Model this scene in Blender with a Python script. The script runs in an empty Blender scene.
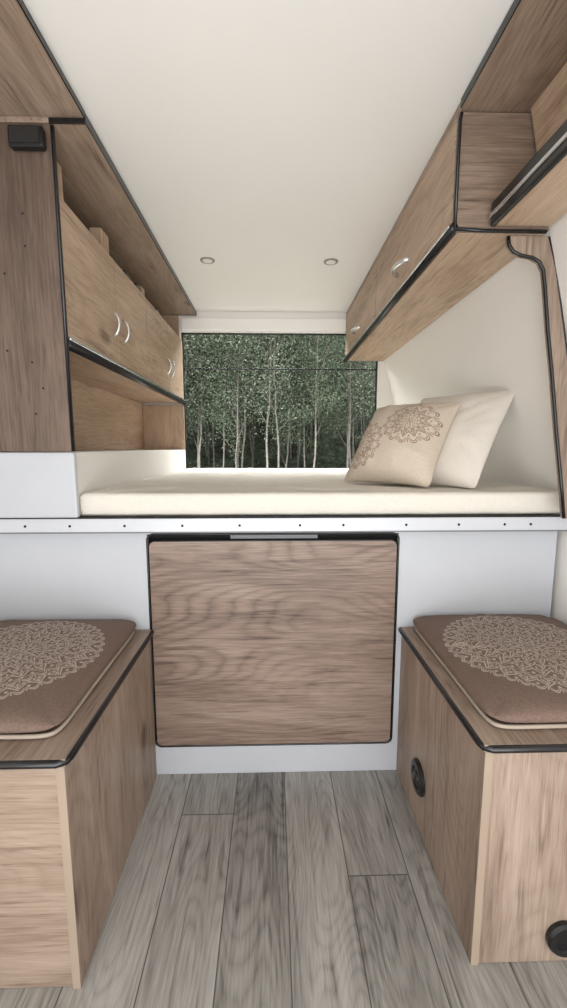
import bpy, bmesh, math, random
from mathutils import Vector, Matrix
random.seed(7)
sc=bpy.context.scene
col=sc.collection
try:
    sc.view_settings.view_transform='Standard'
except Exception: pass

def lin(c):
    r=[]
    for v in c:
        v=v/255.0
        r.append(v/12.92 if v<=0.04045 else ((v+0.055)/1.055)**2.4)
    return (r[0],r[1],r[2],1.0)

# ---------------------------------------------------------------- materials
def newmat(name):
    m=bpy.data.materials.new(name); m.use_nodes=True
    nt=m.node_tree; b=nt.nodes.get('Principled BSDF')
    return m,nt,b
def N(nt,t,**kw):
    n=nt.nodes.new(t)
    for k,v in kw.items(): setattr(n,k,v)
    return n
def M(nt,op,a,b=None,c=None):
    n=nt.nodes.new('ShaderNodeMath'); n.operation=op
    for i,v in enumerate((a,b,c)):
        if v is None: continue
        if isinstance(v,(int,float)): n.inputs[i].default_value=v
        else: nt.links.new(v,n.inputs[i])
    return n.outputs[0]
def ramp(nt,fac,stops):
    r=nt.nodes.new('ShaderNodeValToRGB')
    while len(r.color_ramp.elements)<len(stops): r.color_ramp.elements.new(0.5)
    for e,(p,c) in zip(r.color_ramp.elements,stops):
        e.position=p; e.color=c
    nt.links.new(fac,r.inputs[0]); return r.outputs[0]
def plain(name,c,rough=0.5,metal=0.0,noise=0.03,scale=6):
    m,nt,b=newmat(name)
    tc=N(nt,'ShaderNodeTexCoord'); no=N(nt,'ShaderNodeTexNoise')
    no.inputs['Scale'].default_value=scale; no.inputs['Detail'].default_value=4
    nt.links.new(tc.outputs['Object'],no.inputs['Vector'])
    L=lin(c)
    d=tuple(x*(1-noise*2) for x in L[:3])+(1,); h=tuple(min(1,x*(1+noise*2)) for x in L[:3])+(1,)
    nt.links.new(ramp(nt,no.outputs[0],[(0.3,d),(0.7,h)]),b.inputs['Base Color'])
    b.inputs['Roughness'].default_value=rough; b.inputs['Metallic'].default_value=metal
    return m
def wood(name,axis,dark,mid,light,seed=0.0,ring=0.055,rough=0.48,contrast=1.0):
    m,nt,b=newmat(name)
    tc=N(nt,'ShaderNodeTexCoord')
    def noise(al,ac,det,dist=0.0,rgh=0.5,off=0.0):
        mp=N(nt,'ShaderNodeMapping')
        s=[ac,ac,ac]; s['XYZ'.index(axis)]=al
        mp.inputs['Scale'].default_value=s
        mp.inputs['Location'].default_value=(seed+off,seed*1.7,seed*0.6+off)
        nt.links.new(tc.outputs['Object'],mp.inputs['Vector'])
        n=N(nt,'ShaderNodeTexNoise'); n.inputs['Scale'].default_value=1.0; n.inputs['Detail'].default_value=det
        n.inputs['Distortion'].default_value=dist; n.inputs['Roughness'].default_value=rgh
        nt.links.new(mp.outputs[0],n.inputs['Vector']); return n.outputs[0]
    n1=noise(1.2,5.0,0.6)
    wob=noise(8.0,70.0,3,0.0,0.6,21.0)
    n1=M(nt,'ADD',n1,M(nt,'MULTIPLY',wob,0.020))
    fr=M(nt,'FRACT',M(nt,'MULTIPLY',n1,28.0))
    s=M(nt,'POWER',M(nt,'SUBTRACT',1.0,M(nt,'ABSOLUTE',M(nt,'MULTIPLY_ADD',fr,2.0,-1.0))),2.2)
    ringmask=M(nt,'MAXIMUM',M(nt,'MULTIPLY_ADD',noise(1.2,4.5,2,0.3,0.5,7.0),2.6,-0.9),0.0)
    s=M(nt,'MULTIPLY',s,M(nt,'MINIMUM',ringmask,1.0))
    fine=noise(12.0,460.0,2,0.0,0.65)
    mid_=noise(6.0,160.0,4,0.1,0.72,3.0)
    broad=noise(1.6,9.0,5,0.5,0.62,5.0)
    streak=noise(4.2,70.0,3,0.4,0.6,11.0)
    streak=M(nt,'MAXIMUM',M(nt,'SUBTRACT',streak,0.56),0.0)
    f=M(nt,'ADD',M(nt,'MULTIPLY',fine,0.26),M(nt,'ADD',M(nt,'MULTIPLY',mid_,0.42),M(nt,'MULTIPLY',broad,0.54)))
    f=M(nt,'ADD',f,M(nt,'MULTIPLY',s,-ring*2))
    f=M(nt,'ADD',f,M(nt,'MULTIPLY',streak,-1.0))
    mpk=N(nt,'ShaderNodeMapping'); sk=[3.6]*3; sk['XYZ'.index(axis)]=1.7; mpk.inputs['Scale'].default_value=sk; mpk.inputs['Location'].default_value=(seed*3.1,seed,seed*2.3)
    nt.links.new(tc.outputs['Object'],mpk.inputs['Vector'])
    vo=N(nt,'ShaderNodeTexVoronoi'); vo.inputs['Scale'].default_value=1.0; nt.links.new(mpk.outputs[0],vo.inputs['Vector'])
    kd=M(nt,'ADD',vo.outputs['Distance'],M(nt,'MULTIPLY',M(nt,'SUBTRACT',wob,0.5),0.08))
    kn=M(nt,'MAXIMUM',M(nt,'SUBTRACT',0.11,kd),0.0)
    f=M(nt,'ADD',f,M(nt,'MULTIPLY',kn,-4.0))
    f=M(nt,'MULTIPLY_ADD',M(nt,'SUBTRACT',f,0.585-ring*0.4),1.3*contrast,0.5)
    nt.links.new(ramp(nt,f,[(0.20,lin(dark)),(0.5,lin(mid)),(0.74,lin(light))]),b.inputs['Base Color'])
    b.inputs['Roughness'].default_value=rough
    bp=N(nt,'ShaderNodeBump'); bp.inputs['Strength'].default_value=0.08; bp.inputs['Distance'].default_value=0.001
    nt.links.new(mid_,bp.inputs['Height']); nt.links.new(bp.outputs[0],b.inputs['Normal'])
    return m

WL=dict(dark=(122,99,80),mid=(173,147,123),light=(199,176,153))
WM=dict(dark=(90,75,64),mid=(141,122,107),light=(168,150,135))
WD=dict(dark=(56,44,37),mid=(93,77,67),light=(120,102,89))
w_light_Y=wood('wood_light_lengthwise','Y',**WL,seed=1.3)
w_light_Z=wood('wood_light_vertical','Z',**WL,seed=4.1)
w_door=wood('wood_door','Y',(122,100,82),(171,146,123),(197,173,151),seed=8.0)
w_med_X=wood('wood_table','X',(74,58,49),(124,104,91),(154,135,122),seed=5.2,ring=0.085,contrast=1.1)
w_med_Z=wood('wood_bench_vertical','Z',**WM,seed=3.3)
w_benchX=wood('wood_bench_cross','X',(92,77,66),(141,122,106),(167,149,133),seed=6.3)
w_med_Y=wood('wood_bench_top','Y',**WM,seed=9.3)
w_end=wood('wood_cabinet_end','X',(88,72,60),(131,112,97),(160,141,125),seed=3.9)
w_dark_Z=wood('wood_pillar_dark','Z',**WD,seed=7.7)
w_under=wood('wood_underside','Y',(98,80,67),(143,123,106),(172,152,135),seed=11.0)
edgegrain=plain('board_edge_tan',(156,139,122),0.6)
black=plain('black_edging_rubber',(20,20,22),0.25)
blackp=plain('black_plastic',(18,18,20),0.35)
alu=plain('brushed_aluminium',(212,214,216),0.25,0.9)
chrome=plain('chrome',(228,228,228),0.25,0.7)
ringm=plain('satin_nickel_ring',(160,157,152),0.35,0.5)
white=plain('white_panel',(188,191,196),0.45,0,0.01)
railw=plain('rail_white_metal',(198,201,206),0.35,0.1,0.01)
ceilm=plain('ceiling_vinyl',(239,237,233),0.5,0,0.006,3)
wallm=plain('wall_cream_panel',(236,233,228),0.55,0,0.008,3)
greym=plain('grey_metal',(112,114,118),0.5,0.0)
darkin=plain('dark_interior',(34,32,31),0.8)

def fabric(name,c,c2,rough=0.9,scale=260,wr=0.25):
    m,nt,b=newmat(name)
    tc=N(nt,'ShaderNodeTexCoord'); no=N(nt,'ShaderNodeTexNoise')
    no.inputs['Scale'].default_value=scale; no.inputs['Detail'].default_value=2
    nt.links.new(tc.outputs['Object'],no.inputs['Vector'])
    colr=ramp(nt,no.outputs[0],[(0.35,lin(c2)),(0.65,lin(c))])
    nt.links.new(colr,b.inputs['Base Color'])
    b.inputs['Roughness'].default_value=rough
    n2=N(nt,'ShaderNodeTexNoise'); n2.inputs['Scale'].default_value=7; n2.inputs['Detail'].default_value=4; n2.inputs['Distortion'].default_value=0.8
    nt.links.new(tc.outputs['Object'],n2.inputs['Vector'])
    bp=N(nt,'ShaderNodeBump'); bp.inputs['Strength'].default_value=wr; bp.inputs['Distance'].default_value=0.02
    nt.links.new(n2.outputs[0],bp.inputs['Height']); nt.links.new(bp.outputs[0],b.inputs['Normal'])
    return m,nt,b,colr,tc
sheet=fabric('cream_sheet',(222,217,207),(216,211,200),wr=0.4)[0]
pillw=fabric('white_pillowcase',(222,215,205),(216,209,198),wr=0.35)[0]
pipem=plain('cream_piping',(176,163,149),0.9)

def mandala(name,base,base2,line,centers,lw=0.011,wr=0.15,op=0.72,bands=None):
    m,nt,b,colr,tc=fabric(name,base,base2,wr=wr)
    sep=N(nt,'ShaderNodeSeparateXYZ'); nt.links.new(tc.outputs['Object'],sep.inputs[0])
    total=None
    bands=bands or [(0.02,0.11,8,0),(0.11,0.21,8,2),(0.20,0.30,16,2),(0.30,0.33,48,1),(0.33,0.46,16,2),(0.45,0.55,24,2),(0.55,0.58,72,1),(0.58,0.71,20,2),(0.70,0.80,32,0),(0.80,0.83,100,1),(0.83,0.94,28,2),(0.92,1.01,44,0)]
    for cx,cy,R in centers:
        dx=M(nt,'DIVIDE',M(nt,'SUBTRACT',sep.outputs[0],cx),R)
        dy=M(nt,'DIVIDE',M(nt,'SUBTRACT',sep.outputs[1],cy),R)
        r=M(nt,'SQRT',M(nt,'ADD',M(nt,'MULTIPLY',dx,dx),M(nt,'MULTIPLY',dy,dy)))
        th=M(nt,'MULTIPLY_ADD',M(nt,'ARCTAN2',dy,dx),1/6.283185,1.0)
        for i,(ra,rb,n,kind) in enumerate(bands):
            t=M(nt,'DIVIDE',M(nt,'SUBTRACT',r,ra),rb-ra)
            s=M(nt,'ABSOLUTE',M(nt,'MULTIPLY_ADD',M(nt,'FRACT',M(nt,'MULTIPLY_ADD',th,float(n),0.5*(i%2))),2.0,-1.0))
            s2=M(nt,'MULTIPLY',s,s); w=lw/(rb-ra)
            inb=M(nt,'MULTIPLY',M(nt,'GREATER_THAN',t,0.0),M(nt,'LESS_THAN',t,1.0))
            if kind==1:
                k=M(nt,'MULTIPLY',M(nt,'LESS_THAN',s,0.42),M(nt,'MULTIPLY',M(nt,'GREATER_THAN',t,0.2),M(nt,'LESS_THAN',t,0.8)))
            elif kind==2:
                pet=M(nt,'SUBTRACT',1.0-w,M(nt,'POWER',s,0.75))
                p1=M(nt,'LESS_THAN',M(nt,'ABSOLUTE',M(nt,'SUBTRACT',t,pet)),w*1.5)
                p2=M(nt,'LESS_THAN',M(nt,'ABSOLUTE',M(nt,'SUBTRACT',t,M(nt,'MULTIPLY_ADD',M(nt,'POWER',s,0.8),-1.5,0.66))),w*1.3)
                rib=M(nt,'MULTIPLY',M(nt,'LESS_THAN',s,0.07),M(nt,'LESS_THAN',t,0.55))
                bud=M(nt,'MULTIPLY',M(nt,'GREATER_THAN',s,0.78),M(nt,'LESS_THAN',M(nt,'ABSOLUTE',M(nt,'SUBTRACT',t,0.68)),M(nt,'MULTIPLY_ADD',s,0.9,-0.70)))
                k=M(nt,'MULTIPLY',M(nt,'MAXIMUM',M(nt,'MAXIMUM',p1,p2),M(nt,'MAXIMUM',rib,bud)),inb)
            else:
                p1=M(nt,'LESS_THAN',M(nt,'ABSOLUTE',M(nt,'SUBTRACT',t,M(nt,'SUBTRACT',1.0-w,s2))),w*1.3)
                p2=M(nt,'LESS_THAN',M(nt,'ABSOLUTE',M(nt,'SUBTRACT',t,M(nt,'MULTIPLY_ADD',s2,-1.3,0.62))),w*1.1)
                p4=M(nt,'MULTIPLY',M(nt,'GREATER_THAN',s,0.92),M(nt,'GREATER_THAN',t,0.25))
                k=M(nt,'MAXIMUM',M(nt,'MAXIMUM',p1,p2),M(nt,'MULTIPLY',p4,M(nt,'LESS_THAN',t,0.8)))
                k=M(nt,'MULTIPLY',k,inb)
            if i<len(bands)-1:
                k=M(nt,'MAXIMUM',k,M(nt,'LESS_THAN',M(nt,'ABSOLUTE',M(nt,'SUBTRACT',r,ra)),lw*0.45))
            total=k if total is None else M(nt,'MAXIMUM',total,k)
    mx=N(nt,'ShaderNodeMixRGB'); nt.links.new(M(nt,'MULTIPLY',total,op),mx.inputs[0])
    nt.links.new(colr,mx.inputs[1]); mx.inputs[2].default_value=lin(line)
    nt.links.new(mx.outputs[0],b.inputs['Base Color'])
    return m
cush_m=mandala('brown_mandala_fabric',(118,98,87),(105,87,77),(204,193,181),[(0,0,0.208)],lw=0.0075,op=0.62)
pill_m=mandala('beige_mandala_fabric',(204,191,174),(193,180,163),(120,86,66),[(0.058,0.03,0.088),(-0.110,-0.055,0.085)],lw=0.021,op=0.75,
    bands=[(0.03,0.28,8,2),(0.28,0.50,12,0),(0.50,0.56,36,1),(0.56,0.82,12,2),(0.80,1.08,14,0)])

# floor
def floor_mat():
    m,nt,b=newmat('grey_vinyl_planks')
    tc=N(nt,'ShaderNodeTexCoord'); sep=N(nt,'ShaderNodeSeparateXYZ'); nt.links.new(tc.outputs['Object'],sep.inputs[0])
    xr=M(nt,'DIVIDE',M(nt,'ADD',sep.outputs[0],1.516),0.155)
    row=M(nt,'FLOOR',xr); fx=M(nt,'FRACT',xr)
    h=M(nt,'FRACT',M(nt,'MULTIPLY_ADD',row,0.3857,-0.0086+1.0))
    t=M(nt,'ADD',M(nt,'DIVIDE',sep.outputs[1],1.22),M(nt,'ADD',h,3.0))
    idx=M(nt,'FLOOR',t); fy=M(nt,'FRACT',t)
    ex=M(nt,'MULTIPLY',M(nt,'MINIMUM',fx,M(nt,'SUBTRACT',1.0,fx)),0.155)
    ey=M(nt,'MULTIPLY',M(nt,'MINIMUM',fy,M(nt,'SUBTRACT',1.0,fy)),1.22)
    seam=M(nt,'LESS_THAN',M(nt,'MINIMUM',ex,ey),0.0015)
    cw=N(nt,'ShaderNodeCombineXYZ'); nt.links.new(row,cw.inputs[0]); nt.links.new(idx,cw.inputs[1])
    wn=N(nt,'ShaderNodeTexWhiteNoise'); wn.noise_dimensions='3D'; nt.links.new(cw.outputs[0],wn.inputs['Vector'])
    rv=wn.outputs['Value']
    cc=N(nt,'ShaderNodeCombineXYZ')
    nt.links.new(sep.outputs[0],cc.inputs[0]); nt.links.new(sep.outputs[1],cc.inputs[1])
    nt.links.new(M(nt,'MULTIPLY',rv,37.0),cc.inputs[2])
    def nz(sx,sy,det,dist=0.0,rg=0.5):
        mp=N(nt,'ShaderNodeMapping'); mp.inputs['Scale'].default_value=(sx,sy,1)
        nt.links.new(cc.outputs[0],mp.inputs['Vector'])
        n=N(nt,'ShaderNodeTexNoise'); n.inputs['Scale'].default_value=1; n.inputs['Detail'].default_value=det; n.inputs['Distortion'].default_value=dist; n.inputs['Roughness'].default_value=rg
        nt.links.new(mp.outputs[0],n.inputs['Vector']); return n.outputs[0]
    a=nz(420,14,2,0,0.7); d=nz(180,8,4,0.1,0.72); c=nz(9,1.6,0.6,0.0); e=nz(15,2.2,5,0.6,0.62); sk=nz(75,4.6,3,0.4)
    wob=nz(70,9,3)
    c=M(nt,'ADD',c,M(nt,'MULTIPLY',wob,0.022))
    s=M(nt,'POWER',M(nt,'SUBTRACT',1.0,M(nt,'ABSOLUTE',M(nt,'MULTIPLY_ADD',M(nt,'FRACT',M(nt,'MULTIPLY',c,24.0)),2.0,-1.0))),2.2)
    f=M(nt,'ADD',M(nt,'MULTIPLY',a,0.28),M(nt,'ADD',M(nt,'MULTIPLY',d,0.44),M(nt,'MULTIPLY',e,0.48)))
    f=M(nt,'ADD',f,M(nt,'MULTIPLY',s,-0.09))
    f=M(nt,'ADD',f,M(nt,'MULTIPLY',M(nt,'MAXIMUM',M(nt,'SUBTRACT',sk,0.56),0.0),-1.1))
    f=M(nt,'ADD',f,M(nt,'MULTIPLY',M(nt,'SUBTRACT',rv,0.5),0.15))
    cr=ramp(nt,f,[(0.30,lin((80,78,75))),(0.54,lin((140,137,132))),(0.76,lin((174,171,166)))])
    mx=N(nt,'ShaderNodeMixRGB'); nt.links.new(M(nt,'MULTIPLY',seam,0.85),mx.inputs[0]); nt.links.new(cr,mx.inputs[1]); mx.inputs[2].default_value=lin((62,60,58))
    nt.links.new(mx.outputs[0],b.inputs['Base Color']); b.inputs['Roughness'].default_value=0.36
    bp=N(nt,'ShaderNodeBump'); bp.inputs['Strength'].default_value=0.08; bp.inputs['Distance'].default_value=0.001
    nt.links.new(d,bp.inputs['Height']); nt.links.new(bp.outputs[0],b.inputs['Normal'])
    return m
floorm=floor_mat()

# ---------------------------------------------------------------- object helpers
def link(o):
    col.objects.link(o); return o
def tag(o,label=None,cat=None,kind=None,group=None):
    if label: o['label']=label
    if cat: o['category']=cat
    if kind: o['kind']=kind
    if group: o['group']=group
    return o
def thing(name,base,label,cat,group=None):
    e=bpy.data.objects.new(name,None); e.location=base; e.empty_display_size=0.1
    link(e); tag(e,label,cat,None,group); return e
def attach(o,p):
    o.parent=p
    o.matrix_parent_inverse=Matrix.Translation(-Vector(p.location))
    return o
def bm_obj(name,bm,mat,parent=None,smooth=False):
    me=bpy.data.meshes.new(name); bmesh.ops.recalc_face_normals(bm,faces=bm.faces); bm.to_mesh(me); bm.free()
    mats=mat if isinstance(mat,(list,tuple)) else [mat]
    for m in mats: me.materials.append(m)
    if smooth:
        for p in me.polygons: p.use_smooth=True
    o=bpy.data.objects.new(name,me); link(o)
    if parent: attach(o,parent)
    return o
def add_box(bm,x0,x1,y0,y1,z0,z1,bev=0.0,seg=2):
    t=bmesh.new()
    r=bmesh.ops.create_cube(t,size=1.0)
    for v in t.verts:
        v.co=Vector(((x0+x1)/2+v.co.x*(x1-x0),(y0+y1)/2+v.co.y*(y1-y0),(z0+z1)/2+v.co.z*(z1-z0)))
    if bev>0:
        bmesh.ops.bevel(t,geom=list(t.edges),offset=bev,segments=seg,profile=0.5,affect='EDGES')
    me=bpy.data.meshes.new('tmp'); t.to_mesh(me); t.free(); bm.from_mesh(me); bpy.data.meshes.remove(me)
def box(name,x0,x1,y0,y1,z0,z1,mat,parent=None,bev=0.0015,seg=2):
    bm=bmesh.new(); add_box(bm,x0,x1,y0,y1,z0,z1,bev,seg)
    return bm_obj(name,bm,mat,parent)
def boxes(name,lst,mat,parent=None,bev=0.0015):
    bm=bmesh.new()
    for b in lst: add_box(bm,*b,bev)
    return bm_obj(name,bm,mat,parent)
def add_tube(bm,pts,rad,seg=10,closed=False,caps=True):
    pts=[Vector(p) for p in pts]; n=len(pts)
    rads=rad if isinstance(rad,(list,tuple)) else [rad]*n
    rings=[]; up=None
    for i,p in enumerate(pts):
        if closed: d=(pts[(i+1)%n]-pts[i-1])
        elif i==0: d=pts[1]-pts[0]
        elif i==n-1: d=pts[-1]-pts[-2]
        else: d=(pts[i+1]-pts[i]).normalized()+(pts[i]-pts[i-1]).normalized()
        d.normalize()
        if up is None:
            up=Vector((0,0,1)) if abs(d.z)<0.9 else Vector((1,0,0))
        s=d.cross(up)
        if s.length<1e-4: s=d.cross(Vector((0,1,0)))
        s.normalize(); up=s.cross(d).normalized()
        rings.append([bm.verts.new(p+(s*math.cos(a)+up*math.sin(a))*rads[i]) for a in [2*math.pi*k/seg for k in range(seg)]])
    m=n if closed else n-1
    for i in range(m):
        A=rings[i];B=rings[(i+1)%n]
        for k in range(seg): bm.faces.new((A[k],A[(k+1)%seg],B[(k+1)%seg],B[k]))
    if not closed and caps:
        bm.faces.new(rings[0]); bm.faces.new(rings[-1])
def tube(name,pts,rad,mat,parent=None,seg=10,closed=False):
    bm=bmesh.new(); add_tube(bm,pts,rad,seg,closed); return bm_obj(name,bm,mat,parent,True)
def prism_xz(name,pts,y0,y1,mat,parent=None,smooth=False):
    bm=bmesh.new()
    a=[bm.verts.new((x,y0,z)) for x,z in pts]; b=[bm.verts.new((x,y1,z)) for x,z in pts]
    n=len(pts)
    bm.faces.new(a); bm.faces.new(b[::-1])
    for i in range(n): bm.faces.new((a[i],a[(i+1)%n],b[(i+1)%n],b[i]))
    return bm_obj(name,bm,mat,parent,smooth)
def rrect(x0,x1,z0,z1,r,seg=6):
    out=[]
    for cx,cz,a0 in ((x1-r,z1-r,0),(x0+r,z1-r,90),(x0+r,z0+r,180),(x1-r,z0+r,270)):
        for i in range(seg+1):
            a=math.radians(a0+90*i/seg); out.append((cx+r*math.cos(a),cz+r*math.sin(a)))
    return out
def lathe(name,center,axis,profile,mat,parent=None,seg=32):
    ax=Vector(axis).normalized(); u=ax.orthogonal().normalized(); v=ax.cross(u)
    bm=bmesh.new(); rings=[]
    for r,h in profile:
        rings.append([bm.verts.new(Vector(center)+ax*h+(u*math.cos(2*math.pi*k/seg)+v*math.sin(2*math.pi*k/seg))*max(r,1e-4)) for k in range(seg)])
    for A,B in zip(rings,rings[1:]):
        for k in range(seg): bm.faces.new((A[k],A[(k+1)%seg],B[(k+1)%seg],B[k]))
    bm.faces.new(rings[0]); bm.faces.new(rings[-1])
    return bm_obj(name,bm,mat,parent,False)
def struct(o,label=None):
    o['kind']='structure'
    if label: o['label']=label
    return o

C=1.085; YB=2.82; ZC=1.945
WP=[(0.915,0),(0.913,0.955),(0.722,1.655),(0.655,ZC)]
def wallx(z):
    for (xa,za),(xb,zb) in zip(WP,WP[1:]):
        if z<=zb: return xa+(xb-xa)*(z-za)/(zb-za)
    return WP[-1][0]

# ---------------------------------------------------------------- shell
struct(box('floor',-0.92,0.95,-0.9,2.86,-0.04,0.0,floorm,bev=0),'grey wood-look vinyl plank floor of the van')
struct(box('ceiling',-0.92,0.95,-1.7,2.86,ZC,ZC+0.04,ceilm,bev=0),'smooth cream ceiling panel of the van')  # lengthened behind the camera to keep the added sun off the floor
struct(box('wall_left',-0.94,-0.90,-0.9,2.86,0,ZC,wallm,bev=0),'cream side wall of the van')
struct(prism_xz('wall_right',WP+[(0.72,ZC),(0.80,1.655),(0.97,0.95),(0.97,0)],-0.9,2.86,wallm),'cream side wall leaning inward towards the roof')
WX0,WX1,WZ0,WZ1=-0.585,0.686,0.93,1.817
struct(boxes('wall_back',[(-0.9,WX0,YB,YB+0.04,0,ZC),(WX1,0.9,YB,YB+0.04,0,ZC),(WX0,WX1,YB,YB+0.04,WZ1,ZC),(WX0,WX1,YB,YB+0.04,0,WZ0)],wallm,bev=0),'cream rear wall around the wide window')
struct(box('trim_1',-0.578,0.47,YB-0.03,YB-0.001,1.822,1.90,ceilm,bev=0.006),'cream header strip above the rear window')
wf=boxes('window_1',[(WX0,WX1,YB+0.005,YB+0.03,WZ1-0.006,WZ1),(WX0,WX1,YB+0.005,YB+0.03,WZ0,WZ0+0.022),
    (WX0,WX0+0.008,YB+0.005,YB+0.03,WZ0,WZ1),(WX1-0.008,WX1,YB+0.005,YB+0.03,WZ0,WZ1),(WX0,WX1,YB+0.012,YB+0.024,1.592,1.599)],black,bev=0.001)
struct(wf,'wide rear window with a thin black frame and one dark crossbar')

# ceiling edge boards
EL=-0.485; ER=0.472; YP=1.22
struct(box('trim_2',-0.899,EL+0.003,-0.85,YP-0.004,1.930,1.944,w_under,bev=0.001),'wooden board running along the ceiling edge')
struct(box('trim_3',-0.899,EL,YP,YB-0.002,1.918,1.944,w_under,bev=0.001),'wooden board along the ceiling above the cabinet')
struct(boxes('trim_4',[(EL,EL+0.004,-0.85,YP-0.003,1.928,1.944),(EL,EL+0.003,YP,YB-0.002,1.919,1.944)],black,bev=0.001),'thin black edging of the ceiling board')
struct(boxes('trim_5',[(-0.575,EL+0.004,YP-0.004,YP,1.914,1.928)],black,bev=0.001),'black edging at the step in the ceiling board')
struct(box('trim_6',ER,0.66,-0.85,YB-0.002,1.922,1.944,w_under,bev=0.001),'wooden board running along the ceiling edge')
struct(boxes('trim_7',[(ER-0.003,ER,-0.85,1.155,1.923,1.944)],black,bev=0.001),'thin black edging of the ceiling board')

# ---------------------------------------------------------------- left pillar panel
XL=-0.578
p=thing('end_panel',(-0.73,YP,1.075),'dark brown vertical wood panel with black edging beside the bed','panel')
box('panel',-0.895,-0.574,YP,YP+0.018,1.075,1.916,w_dark_Z,p)
tube('edge_trim',[(-0.571,YP+0.006,1.075),(-0.571,YP+0.006,1.88),(-0.571,YP+0.006,1.914)],0.0055,black,p)
for i,(x,z) in enumerate([(-0.66,1.70),(-0.66,1.62),(-0.665,1.32),(-0.665,1.18),(-0.72,1.55),(-0.73,1.35),(-0.64,1.25)]):
    lathe('screw',(x,YP,z),(0,-1,0),[(0.003,-0.001),(0.003,0.001),(0.0015,0.0015)],darkin,p,10)
sp=thing('speaker',(-0.63,YP-0.03,1.835),'small black box speaker mounted on the dark wood panel','speaker')
box('case',-0.672,-0.583,YP-0.025,YP-0.001,1.846,1.898,blackp,sp,bev=0.007,seg=3)
box('grille',-0.665,-0.590,YP-0.028,YP-0.0255,1.853,1.891,darkin,sp,bev=0.001)

# ---------------------------------------------------------------- left cabinet
YC0=YP+0.02; YC1=YB-0.004
c=thing('overhead_cabinet',(-0.73,2.0,1.075),'light wood wall cabinet with four doors above an open niche','cabinet')
boxes('body',[(-0.86,XL-0.018,YC0,YC1,1.375,1.393),(-0.86,-0.848,YC0,YC1,1.393,1.916),
              (-0.848,XL-0.018,YC0,YC0+0.016,1.393,1.916),(-0.848,XL-0.018,YC1-0.016,YC1,1.393,1.916),(-0.848,XL-0.018,YC0+0.016,YC1-0.016,1.745,1.76)],w_light_Y,c)
box('seam_shade',XL-0.0178,XL-0.0168,YC0,YC1,1.394,1.744,darkin,c,bev=0)  # thin dark sheet standing in for interior shade in the door gaps
seams=[YC0,1.656,2.04,2.43,YC1]
hy=[1.605,1.707,2.385,2.475]
for i in range(4):
    d=box('door',XL-0.016,XL,seams[i]+0.0045,seams[i+1]-0.0045,1.394,1.765,w_door,c,bev=0.002)
    y=hy[i]; zc=1.53
    pts=[(XL,y,zc-0.045)]+[(XL+0.024*math.sin(math.pi*t/8)**0.6,y,zc-0.045+0.09*t/8) for t in range(1,8)]+[(XL,y,zc+0.045)]
    h=tube('handle',pts,0.0042,chrome,d,8); h['label']='chrome bow handle'
tube('edge_trim',[(XL+0.003,YC0,1.3725),(XL+0.003,YC1,1.3725)],0.0130,black,c,14)
r=box('rail',XL-0.001,XL+0.015,YC0,YC1,1.3835,1.3935,alu,c,bev=0.004,seg=3); r['label']='thin aluminium strip'
box('back_panel',-0.86,-0.845,YC0,YC1,1.076,1.374,w_light_Y,c)
box('side_panel',-0.844,XL-0.001,YC1-0.016,YC1,1.076,1.360,w_light_Z,c)
for (y0,y1,z1) in ((1.27,1.33,1.88),(1.60,1.67,1.85),(2.05,2.10,1.82)):
    box('bracket',-0.64,-0.60,y0,y1,1.761,z1,w_light_Z,c)
for y0 in (1.80,1.93,2.25):
    box('latch',-0.63,-0.585,y0,y0+0.05,1.762,1.79,blackp,c,bev=0.004)

c=thing('side_locker',(-0.73,2.0,0.883),'low white boxed-in ledge along the side of the bed','locker')
box('body',-0.895,XL,YP+0.02,YC1,0.883,1.0735,wallm,c,bev=0.004)
box('end_cap',-0.895,-0.568,YP,YP+0.019,0.883,1.073,white,c,bev=0.006)

# ---------------------------------------------------------------- right cabinet
YR=1.16; XR=0.47; ZR=1.643
c=thing('overhead_cabinet',(0.58,2.0,ZR),'light wood overhead cabinet with two flap doors and black edging','cabinet')
for (y0,y1) in ((YR,YR+0.016),(YC1-0.016,YC1)):
    prism_xz('side_panel',[(XR+0.001,ZR+0.002),(wallx(ZR)-0.006,ZR+0.002),(wallx(1.918)-0.006,1.918),(XR+0.001,1.918)],y0,y1,w_end,c)
box('bottom_panel',XR+0.014,wallx(ZR)-0.006,YR+0.016,YC1-0.016,ZR,ZR+0.016,w_light_Y,c)
box('seam_shade',XR+0.0155,XR+0.0165,YR+0.017,YC1-0.017,ZR+0.018,1.918,darkin,c,bev=0)  # dark sheet again, painting the shade seen between the flap doors
ds=[YR+0.016,2.01,YC1]; hs=[1.60,2.42]
for i in range(2):
    d=box('door',XR,XR+0.015,ds[i]+0.005,ds[i+1]-0.005,ZR+0.018,1.919,w_door,c,bev=0.002)
    y=hs[i]; zc=1.728
    pts=[(XR,y-0.07,zc)]+[(XR-0.030*math.sin(math.pi*t/8)**0.6,y-0.07+0.14*t/8,zc) for t in range(1,8)]+[(XR,y+0.07,zc)]
    h=tube('handle',pts,0.0080,chrome,d,10); h['label']='chrome bow handle'
tube('edge_trim',[(XR-0.002,YR-0.004,ZR+0.006),(XR-0.002,YC1,ZR+0.006)],0.0115,black,c,14)
r=box('rail',XR-0.0155,XR-0.010,YR,YC1,ZR+0.006,ZR+0.012,alu,c,bev=0.002); r['label']='thin aluminium strip'
tube('edge_trim',[(XR+0.001,YR-0.002,ZR-0.002),(XR+0.001,YR-0.002,1.90),(XR+0.004,YR-0.002,1.914)],0.0046,black,c)
tube('edge_trim',[(XR+0.003,YR-0.002,ZR+0.003),(XR+0.08,YR-0.002,ZR-0.001),(0.712,YR-0.002,ZR-0.001)],0.0046,black,c)

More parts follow.
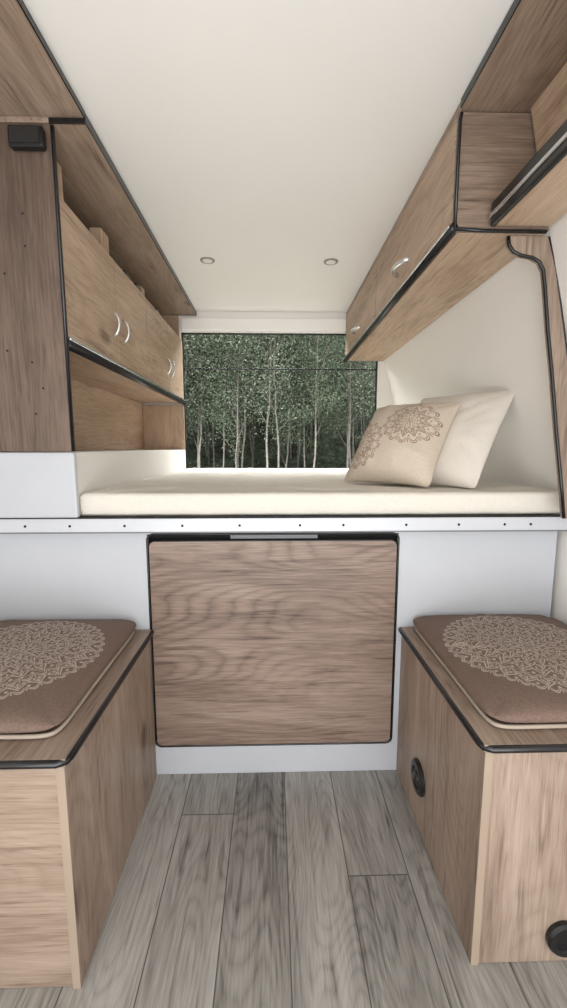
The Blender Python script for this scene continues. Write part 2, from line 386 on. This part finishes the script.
c=thing('open_shelf',(0.64,0.6,1.643),'open wooden shelf with a black and aluminium guard rail','shelf')
S0=-0.6; S1=YR-0.012
box('shelf_board',0.572,0.715,S0,S1,1.65,1.665,w_light_Y,c)
prism_xz('back_panel',[(0.712,1.666),(0.653,1.920),(0.643,1.920),(0.702,1.666)],S0,S1,w_light_Y,c)
box('guard_strip',0.556,0.5715,S0,S1,1.644,1.704,black,c,bev=0.007,seg=4)
r=box('rail',0.5525,0.5558,S0,S1,1.664,1.674,alu,c,bev=0.0015); r['label']='thin aluminium strip'

c=thing('end_panel',(0.75,1.18,0.883),'slim curved wooden end strip with black edging beside the bed','panel')
left=[(0.618,1.634),(0.622,1.612),(0.634,1.597),(0.655,1.588),(0.685,1.583),(0.705,1.573),(0.718,1.552),(0.726,1.51),(0.743,1.40),(0.765,1.282),(0.79,1.13),(0.817,0.983),(0.833,0.885)]
right=[(0.885,0.885),(0.862,1.04),(0.795,1.36),(0.749,1.56),(0.725,1.634)]
prism_xz('panel',left+right,1.165,1.183,w_med_Z,c)
tube('edge_trim',[(x,1.168,z) for x,z in left],0.0048,black,c)
tube('edge_trim',[(x,1.168,z) for x,z in right],0.0042,black,c)

# ---------------------------------------------------------------- bed platform
YA=1.285
c=thing('bed_base',(0,2.0,0.0),'white bed platform with front panel, opening and screwed metal rail','bed')
OX0,OX1,OZ0,OZ1=-0.3910,0.3940,0.1040,0.820
bm=bmesh.new()
for b4 in ((-0.895,OX0,YA,YA+0.016,0.001,0.832),(OX1,0.90,YA,YA+0.016,0.001,0.832),(OX0,OX1,YA,YA+0.016,OZ1,0.832),(OX0,OX1,YA,YA+0.016,0.001,OZ0)):
    add_box(bm,*b4,0.0)
bm_obj('front_panel',bm,white,c)
box('recess',OX0-0.02,OX1+0.02,YA+0.032,YA+0.040,OZ0-0.02,OZ1+0.01,darkin,c)
box('platform',-0.895,0.86,YA-0.03,YC1,0.846,0.876,white,c)
r=boxes('rail',[(-0.895,0.90,1.235,1.246,0.834,0.878),(-0.895,0.90,1.246,1.286,0.8335,0.840)],railw,c); r['label']='white metal angle rail with screws'
box('edge_trim',-0.895,0.90,1.232,1.250,0.8785,0.8820,darkin,c,bev=0.001)
box('edge_trim',-0.895,0.90,1.2335,1.2349,0.834,0.838,greym,c,bev=0.0)
for x in (-0.73,-0.60,-0.44,-0.27,-0.10,0.08,0.21,0.40,0.56,0.70,0.78):
    lathe('screw',(x,1.2345,0.856),(0,-1,0),[(0.0038,0),(0.0038,0.001),(0.002,0.002)],darkin,r,12)
tube('edge_trim',[(x,YA-0.001,z) for x,z in rrect(OX0,OX1,OZ0,OZ1,0.02,6)],0.0034,black,c,8,True)

t=thing('folding_table',(0,YA+0.01,0.11),'folded rectangular wood table top with rounded black edging','table')
prism_xz('table_top',rrect(-0.3850,0.3880,0.109,0.797,0.018,6),YA-0.004,YA+0.014,w_med_X,t)
tube('edge_trim',[(x,YA+0.003,z) for x,z in rrect(-0.3858,0.3888,0.108,0.798,0.019,6)],0.0034,black,t,8,True)
box('bracket',-0.135,0.14,YA+0.010,YA+0.024,0.802,0.8162,greym,t)

# ---------------------------------------------------------------- mattress
def mattress():
    x0,x1,y0,y1,z0,z1=-0.575,0.907,1.256,2.80,0.8835,0.951
    nx,ny=110,110
    bm=bmesh.new(); grid=[]
    R=0.015
    rnd=random.Random(4)
    folds=[(rnd.uniform(x0,x1),rnd.uniform(y0,y1),rnd.uniform(0,3.14),rnd.uniform(.08,.3),rnd.uniform(0.003,0.008)) for _ in range(34)]
    for j in range(ny+1):
        row=[]
        for i in range(nx+1):
            u=i/nx;v=j/ny
            uu=0.5-0.5*math.cos(math.pi*u); vv=0.5-0.5*math.cos(math.pi*v)
            x=x0+(x1-x0)*uu; y=y0+(y1-y0)*vv
            dx=min(x-x0,x1-x); dy=min(y-y0,y1-y); d=min(dx,dy)
            z=z1
            if d<R: z=z1-R+math.sqrt(max(0,R*R-(R-d)**2))
            h=0.002*math.sin(x*9+2*math.sin(y*5))*math.sin(y*7+1.5*math.sin(x*4))
            for fx,fy,fa,fl,fh in folds:
                ca,sa=math.cos(fa),math.sin(fa); p_=(x-fx)*ca+(y-fy)*sa; q_=-(x-fx)*sa+(y-fy)*ca
                h+=fh*math.exp(-(p_/fl)**2-(q_/0.018)**2)
            z+=h*min(1,d/0.05)
            row.append(bm.verts.new((x,y,z)))
        grid.append(row)
    for j in range(ny):
        for i in range(nx): bm.faces.new((grid[j][i],grid[j][i+1],grid[j+1][i+1],grid[j+1][i]))
    per=[grid[0][i] for i in range(nx)]+[grid[j][nx] for j in range(ny)]+[grid[ny][i] for i in range(nx,0,-1)]+[grid[j][0] for j in range(ny,0,-1)]
    prev=per
    for kz,(zz,off) in enumerate(((0.907,0.0),(0.890,-0.001),(z0,-0.004))):
        cur=[]
        for v in per:
            x,y=v.co.x,v.co.y
            ox=off if x>=x1-1e-5 else (-off if x<=x0+1e-5 else 0); oy=off if y>=y1-1e-5 else (-off if y<=y0+1e-5 else 0)
            w=0.0016*math.sin(x*37+kz)*math.sin(x*11)
            cur.append(bm.verts.new((x+ox,y+oy+(w if oy else 0),zz)))
        n=len(per)
        for i in range(n): bm.faces.new((prev[i],prev[(i+1)%n],cur[(i+1)%n],cur[i]))
        prev=cur
    bm.faces.new(prev)
    return bm_obj('mattress',bm,sheet,None,True)
tag(mattress(),'thin mattress in a smooth cream fitted sheet on the bed base','mattress')

# ---------------------------------------------------------------- pillows
def soft(u,v,se):
    a=(abs(u)**se+abs(v)**se)**(1.0/se); m=max(abs(u),abs(v))
    return (m/a if a>1e-9 else 1.0), m
def pillow(name,w,h,t,mat,Mx,se=10,prof=2.4,q=0.6,pinch=0.05,n=48,seed=0,crease=0.004,wrk=0.0):
    rnd=random.Random(seed); ph=[rnd.uniform(0,6) for _ in range(4)]
    wk=[]
    for _ in range(20):
        a=rnd.uniform(0,6.283); rr_=rnd.uniform(0.6,0.95)
        wk.append((rr_*math.cos(a),rr_*math.sin(a),a+rnd.uniform(-0.5,0.5),rnd.uniform(0.12,0.35),rnd.uniform(-1,1)))
    bm=bmesh.new(); G={}
    for s in (1,-1):
        for j in range(n+1):
            for i in range(n+1):
                u=-math.cos(math.pi*i/n); v=-math.cos(math.pi*j/n)
                e=(i in(0,n)) or (j in(0,n))
                if s==-1 and e: G[(s,i,j)]=G[(1,i,j)]; continue
                sc_,m=soft(u,v,se)
                k=max(0,1-abs(u)**prof)*max(0,1-abs(v)**prof)
                x=w/2*u*sc_*(1-pinch*(1-v*v)*u*u); y=h/2*v*sc_*(1-pinch*(1-u*u)*v*v)
                z=t/2*k**q
                z+=crease*k**0.5*(math.sin(5*u+3*v+ph[0])*math.sin(4*v-3*u+ph[1]))
                for (a0,b0,an,ln,am) in wk:
                    ca,sa=math.cos(an),math.sin(an); P=(u-a0)*ca+(v-b0)*sa; Q=-(u-a0)*sa+(v-b0)*ca
                    z+=wrk*am*math.exp(-(P/ln)**2-(Q/0.06)**2)*k**0.3
                G[(s,i,j)]=bm.verts.new((x,y,s*z))
    for s in (1,-1):
        for j in range(n):
            for i in range(n):
                f=[G[(s,i,j)],G[(s,i+1,j)],G[(s,i+1,j+1)],G[(s,i,j+1)]]
                bm.faces.new(f if s==1 else f[::-1])
    me=bpy.data.meshes.new(name); bm.to_mesh(me); bm.free(); me.materials.append(mat)
    for pl in me.polygons: pl.use_smooth=True
    o=bpy.data.objects.new(name,me); link(o); o.matrix_world=Mx
    return o
def frame(loc,wv,lean,roll=0):
    w=Vector((wv[0],wv[1],0)).normalized()
    back=Vector((-w.y,w.x,0))
    a=math.radians(lean); up=(back*math.sin(a)+Vector((0,0,1))*math.cos(a))
    n=w.cross(up)
    R=Matrix((w,up,n)).transposed()
    R=R@Matrix.Rotation(math.radians(roll),3,'Z')
    return Matrix.Translation(loc)@R.to_4x4()
o=pillow('scatter_cushion',0.345,0.37,0.18,pill_m,frame((0.462,1.53,1.103),(0.70,-0.71),38,0),seed=3,se=18,prof=2.2,pinch=0.085,q=0.62,crease=0.004,wrk=0.008)
tag(o,'beige square cushion with brown mandala print leaning on a white pillow','cushion')
o=pillow('pillow',0.38,0.42,0.12,pillw,frame((0.632,1.545,1.122),(0.60,-0.80),37,0),seed=5,se=26,prof=2.4,pinch=0.05,q=0.58,crease=0.003,wrk=0.005)
tag(o,'plain off-white pillow leaning against the side wall','pillow')

# ---------------------------------------------------------------- benches
def bench(sx,xf,y0,label,vent):
    def X(a,b):
        return (min(sx*a,sx*b),max(sx*a,sx*b))
    c=thing('bench_seat',(sx*0.64,1.0,0.0),label,'bench')
    y1=YA-0.002
    b=X(xf,xf+0.016); box('side_panel',b[0],b[1],y0,y1,0.001,0.494,w_med_Z,c,bev=0.001)
    e=box('edge_strip',b[0],b[1],y0-0.0015,y0-0.0001,0.001,0.494,edgegrain,c,bev=0); e['label']='pale tan cut board edge'
    b=X(xf+0.0165,0.894); box('front_panel',b[0],b[1],y0+0.002,y0+0.018,0.001,0.494,w_benchX if sx<0 else w_med_Z,c,bev=0.001)
    b=X(xf-0.004,0.894); box('lid',b[0],b[1],y0-0.004,y1,0.4965,0.512,w_med_Y,c,bev=0.001)
    bm=bmesh.new()
    pts=[(sx*(xf-0.005),y1-0.003,0.504),(sx*(xf-0.005),y0+0.015,0.504),(sx*(xf-0.002),y0+0.002,0.504),(sx*(xf+0.012),y0-0.005,0.504),(sx*0.89,y0-0.005,0.504)]
    add_tube(bm,pts,0.0080,10)
    bm_obj('edge_trim',bm,black,c,True)
    if vent:
        v=lathe('vent',(xf,1.074,0.155),(-1,0,0),[(0.047,0.0),(0.047,0.006),(0.042,0.011),(0.030,0.012),(0.028,0.008),(0.018,0.008),(0.016,0.012),(0.004,0.013)],blackp,c)
        v['label']='round black plastic vent'
        v=lathe('knob',(0.607,y0+0.002,0.066),(0,-1,0),[(0.036,0.0),(0.038,0.010),(0.034,0.016),(0.022,0.017),(0.020,0.013),(0.004,0.013)],blackp,c)
        v['label']='round black plastic socket cover'
bench(-1,0.392,0.724,'wood storage bench with black-edged lid and pale corner edge',False)
bench(1,0.414,0.742,'wood storage bench with black-edged lid and round black vent',True)

def seat_cushion(cx,cy,w,h,rot,lab):
    Mx=Matrix.Translation((cx,cy,0.5405))@Matrix.Rotation(rot,4,'Z')
    o=pillow('seat_cushion',w,h,0.056,cush_m,Mx,se=15,prof=5.5,pinch=0.010,n=56,seed=int(cx*100),crease=0.0018,q=0.42,wrk=0.004)
    tag(o,lab,'cushion',None,'seat cushions on the benches')
    K=24
    per=[(u,-1) for u in [-math.cos(math.pi*i/K) for i in range(K)]]+[(1,u) for u in [-math.cos(math.pi*i/K) for i in range(K)]]+[(-u,1) for u in [-math.cos(math.pi*i/K) for i in range(K)]]+[(-1,-u) for u in [-math.cos(math.pi*i/K) for i in range(K)]]
    bm=bmesh.new()
    add_tube(bm,[((w/2-0.009)*u*soft(u,v,15)[0]*(1-0.010*(1-v*v)*u*u),(h/2-0.009)*v*soft(u,v,15)[0]*(1-0.010*(1-u*u)*v*v),-0.0215) for u,v in per],0.0045,8,True)
    me=bpy.data.meshes.new('piping'); bmesh.ops.recalc_face_normals(bm,faces=bm.faces); bm.to_mesh(me); bm.free(); me.materials.append(pipem)
    for pl in me.polygons: pl.use_smooth=True
    q=bpy.data.objects.new('piping',me); link(q); q.parent=o; q['label']='cream underside edge of the cushion'
seat_cushion(-0.655,1.022,0.465,0.515,0.0,'brown seat cushion with cream mandala print on the bench')
seat_cushion(0.668,1.027,0.460,0.515,0.0,'brown seat cushion with cream mandala print beside the round vent bench')

# ---------------------------------------------------------------- downlights
em=plain('frosted_lamp_lens',(235,232,224),0.4)
for x in (-0.30,0.272):
    c=thing('downlight',(x,2.08,ZC-0.01),'small round recessed ceiling light with a satin nickel ring','light',group='recessed ceiling lights')
    lathe('ring',(x,2.08,ZC-0.0005),(0,0,-1),[(0.034,0),(0.033,0.003),(0.024,0.004),(0.023,0.002)],ringm,c)
    lathe('lens',(x,2.08,ZC-0.0035),(0,0,-1),[(0.0225,0),(0.0225,0.001),(0.012,0.0020)],em,c)

# ---------------------------------------------------------------- outside: forest
gmat,nt,b=newmat('forest_ground')
tc=N(nt,'ShaderNodeTexCoord'); no=N(nt,'ShaderNodeTexNoise'); no.inputs['Scale'].default_value=3; no.inputs['Detail'].default_value=8
nt.links.new(tc.outputs['Object'],no.inputs['Vector'])
nt.links.new(ramp(nt,no.outputs[0],[(0.35,lin((52,57,47))),(0.55,lin((82,89,73))),(0.7,lin((112,117,100)))]),b.inputs['Base Color']); b.inputs['Roughness'].default_value=1
bm=bmesh.new(); nxg,nyg=40,40; G=[]
def gz(x,y):
    b0=-0.62 if y<12 else -0.62+0.5*(y-12)+0.04*(y-12)**2
    return b0+(0.18*math.sin(x*1.3+y)*math.sin(y*0.9) if y>8 else 0)
for j in range(nyg+1):
    G.append([bm.verts.new((-30+60*i/nxg,3.4+28*j/nyg,gz(-30+60*i/nxg,3.4+28*j/nyg))) for i in range(nxg+1)])
for j in range(nyg):
    for i in range(nxg): bm.faces.new((G[j][i],G[j][i+1],G[j+1][i+1],G[j+1][i]))
g=bm_obj('ground',bm,gmat,None,True); struct(g,'forest floor rising into a wooded hillside')

def leafmat(name,c1,c2,c3):
    m,nt,b=newmat(name)
    ge=N(nt,'ShaderNodeNewGeometry')
    nt.links.new(ramp(nt,ge.outputs['Random Per Island'],[(0.0,lin(c1)),(0.6,lin(c2)),(1.0,lin(c3))]),b.inputs['Base Color'])
    b.inputs['Roughness'].default_value=0.8
    b.inputs['Specular IOR Level'].default_value=0.2
    return m
leafA=leafmat('leaves_grey_green',(98,109,92),(122,132,113),(146,154,135))
leafB=leafmat('leaves_dark_green',(70,83,66),(94,106,84),(118,129,106))
bark=plain('pale_bark',(152,147,137),0.9,0,0.16,9)
bark2=plain('grey_bark',(116,111,103),0.9,0,0.16,9)
def add_leaves(V,F,cx,cy,cz,rx,rz,n,rnd,size):
    for _ in range(n):
        while True:
            a,b_,c_=rnd.uniform(-1,1),rnd.uniform(-1,1),rnd.uniform(-1,1)
            if a*a+b_*b_+c_*c_<1: break
        p=Vector((cx+a*rx,cy+b_*rx,cz+c_*rz))
        d=Vector((rnd.gauss(0,1),rnd.gauss(0,1),rnd.gauss(-0.6,0.8))).normalized()
        s=d.orthogonal().normalized(); s=Matrix.Rotation(rnd.uniform(0,6.28),3,d)@s
        L=size*rnd.uniform(0.6,1.4); W=L*0.22
        i=len(V); V.extend([p,p+d*L*0.5+s*W,p+d*L,p+d*L*0.5-s*W]); F.append((i,i+1,i+2,i+3))
def make_tree(seed,H,lean):
    rnd=random.Random(seed)
    bm=bmesh.new(); pts=[];rad=[]
    r0=rnd.uniform(0.015,0.032)
    x=y=0.0
    K=14
    for k in range(K+1):
        t=k/K
        pts.append((x,y,H*t-0.25)); rad.append(r0*(1-0.7*t)+0.005)
        x+=lean*H/K*0.12+rnd.gauss(0,0.020); y+=rnd.gauss(0,0.02)
    add_tube(bm,pts,rad,6)
    V=[];F=[]
    for _ in range(34):
        k=min(K,max(4,int(rnd.triangular(4,K,K*0.7)))); b0=Vector(pts[k]); a=rnd.uniform(0,6.28); L=rnd.uniform(0.4,1.1)*(1.15-0.4*k/K)
        d=Vector((math.cos(a),math.sin(a),rnd.uniform(0.7,1.8))).normalized()
        bp=[b0,b0+d*L*0.4,b0+d*L*0.75+Vector((0,0,0.08)),b0+d*L+Vector((0,0,0.05))]
        add_tube(bm,bp,[0.008,0.006,0.005,0.003],5)
        e=bp[-1]
        for q in range(3):
            cc=e+Vector((rnd.gauss(0,.30),rnd.gauss(0,.30),rnd.gauss(0,.30)))
            add_leaves(V,F,cc.x,cc.y,cc.z,0.36,0.32,100,rnd,0.050)
    me=bpy.data.meshes.new('trunk'); bmesh.ops.recalc_face_normals(bm,faces=bm.faces); bm.to_mesh(me); bm.free()
    for pl in me.polygons: pl.use_smooth=True
    fm=bpy.data.meshes.new('foliage'); fm.from_pydata([tuple(v) for v in V],[],F)
    return me,fm
temps=[]
for s in range(6):
    me,fm=make_tree(50+s,[6.0,7.0,8.0,6.5,5.5,7.4][s],[0.25,-0.2,0.05,-0.45,0.4,0.12][s])
    me.materials.append(bark if s in (0,3,4) else bark2); fm.materials.append(leafA if s%2==0 else leafB)
    temps.append((me,fm))
rnd=random.Random(23)
NT=120
for i in range(NT):
    y=10.5+10.5*(i/NT)**0.9
    x=rnd.uniform(-0.36,0.36)*y+0.2
    ti=rnd.randrange(6); me,fm=temps[ti]
    e=bpy.data.objects.new('tree',None); e.location=(x,y,gz(x,y)); link(e)
    tag(e,('slender pale-trunked forest tree with grey-green leaves' if ti in (0,4) else 'slender forest tree with dark green leaves') if ti!=2 else 'grey-trunked tall forest tree with grey-green leaves','tree',None,'forest trees behind the window')
    rz=rnd.uniform(0,6.28); s=rnd.uniform(0.8,1.2)
    e.rotation_euler=(0,0,rz); e.scale=(s,s,s)
    for nm,m_ in (('trunk',me),('foliage',fm)):
        o=bpy.data.objects.new(nm,m_); link(o); o.parent=e
V=[];F=[]; rnd=random.Random(5)
for _ in range(700):
    y=rnd.uniform(12.5,23); x=rnd.uniform(-0.42*y,0.42*y)
    add_leaves(V,F,x,y,gz(x,y)+rnd.uniform(0.0,0.5),0.5,0.38,60,rnd,0.075)
me=bpy.data.meshes.new('undergrowth'); me.from_pydata([tuple(v) for v in V],[],F); me.materials.append(leafB)
o=bpy.data.objects.new('undergrowth',me); link(o); tag(o,'dense leafy green undergrowth on the wooded slope','bushes','stuff')

# ---------------------------------------------------------------- lights
w=bpy.data.worlds.new('World'); sc.world=w; w.use_nodes=True
bg=w.node_tree.nodes['Background']; bg.inputs[0].default_value=(0.95,0.97,1.0,1); bg.inputs[1].default_value=1.2
def area(name,loc,target,sx,sy,power,colr):
    l=bpy.data.lights.new(name,'AREA'); l.shape='RECTANGLE'; l.size=sx; l.size_y=sy; l.energy=power; l.color=colr
    o=bpy.data.objects.new(name,l); link(o); o.location=loc
    d=Vector(target)-Vector(loc); o.rotation_euler=d.to_track_quat('-Z','Y').to_euler(); return o
area('door_fill',(0.1,-0.95,1.25),(0.0,1.6,1.3),1.6,1.4,16,(0.97,0.985,1.0))  # unseen lamp added behind the camera, standing in for open-door daylight
area('ceiling_fill',(0.0,-0.7,0.35),(0.0,1.3,1.95),1.5,0.6,18.5,(1.0,0.99,0.985))  # added lamp out of view, aimed upward to brighten the ceiling
area('window_daylight',(0.05,3.9,3.2),(0.05,2.3,1.0),3.0,1.5,265,(0.99,1.0,1.0))
s=bpy.data.lights.new('forest_fill_sun','SUN'); s.energy=7.0; s.angle=math.radians(25); s.color=(1.0,0.99,0.98)  # added to brighten the forest; the sky itself is overcast
so=bpy.data.objects.new('forest_fill_sun',s); link(so); so.location=(0,-4,9)
so.rotation_euler=Vector((0.12,0.60,-0.79)).to_track_quat('-Z','Y').to_euler()

# ---------------------------------------------------------------- camera
cd=bpy.data.cameras.new('Camera'); co=bpy.data.objects.new('Camera',cd); link(co)
cd.sensor_fit='VERTICAL'; cd.sensor_height=36; cd.lens=15.0; cd.clip_start=0.02
co.location=(0,0,C); co.rotation_euler=(math.radians(90-7.6),0,math.radians(-1.42))
sc.camera=co
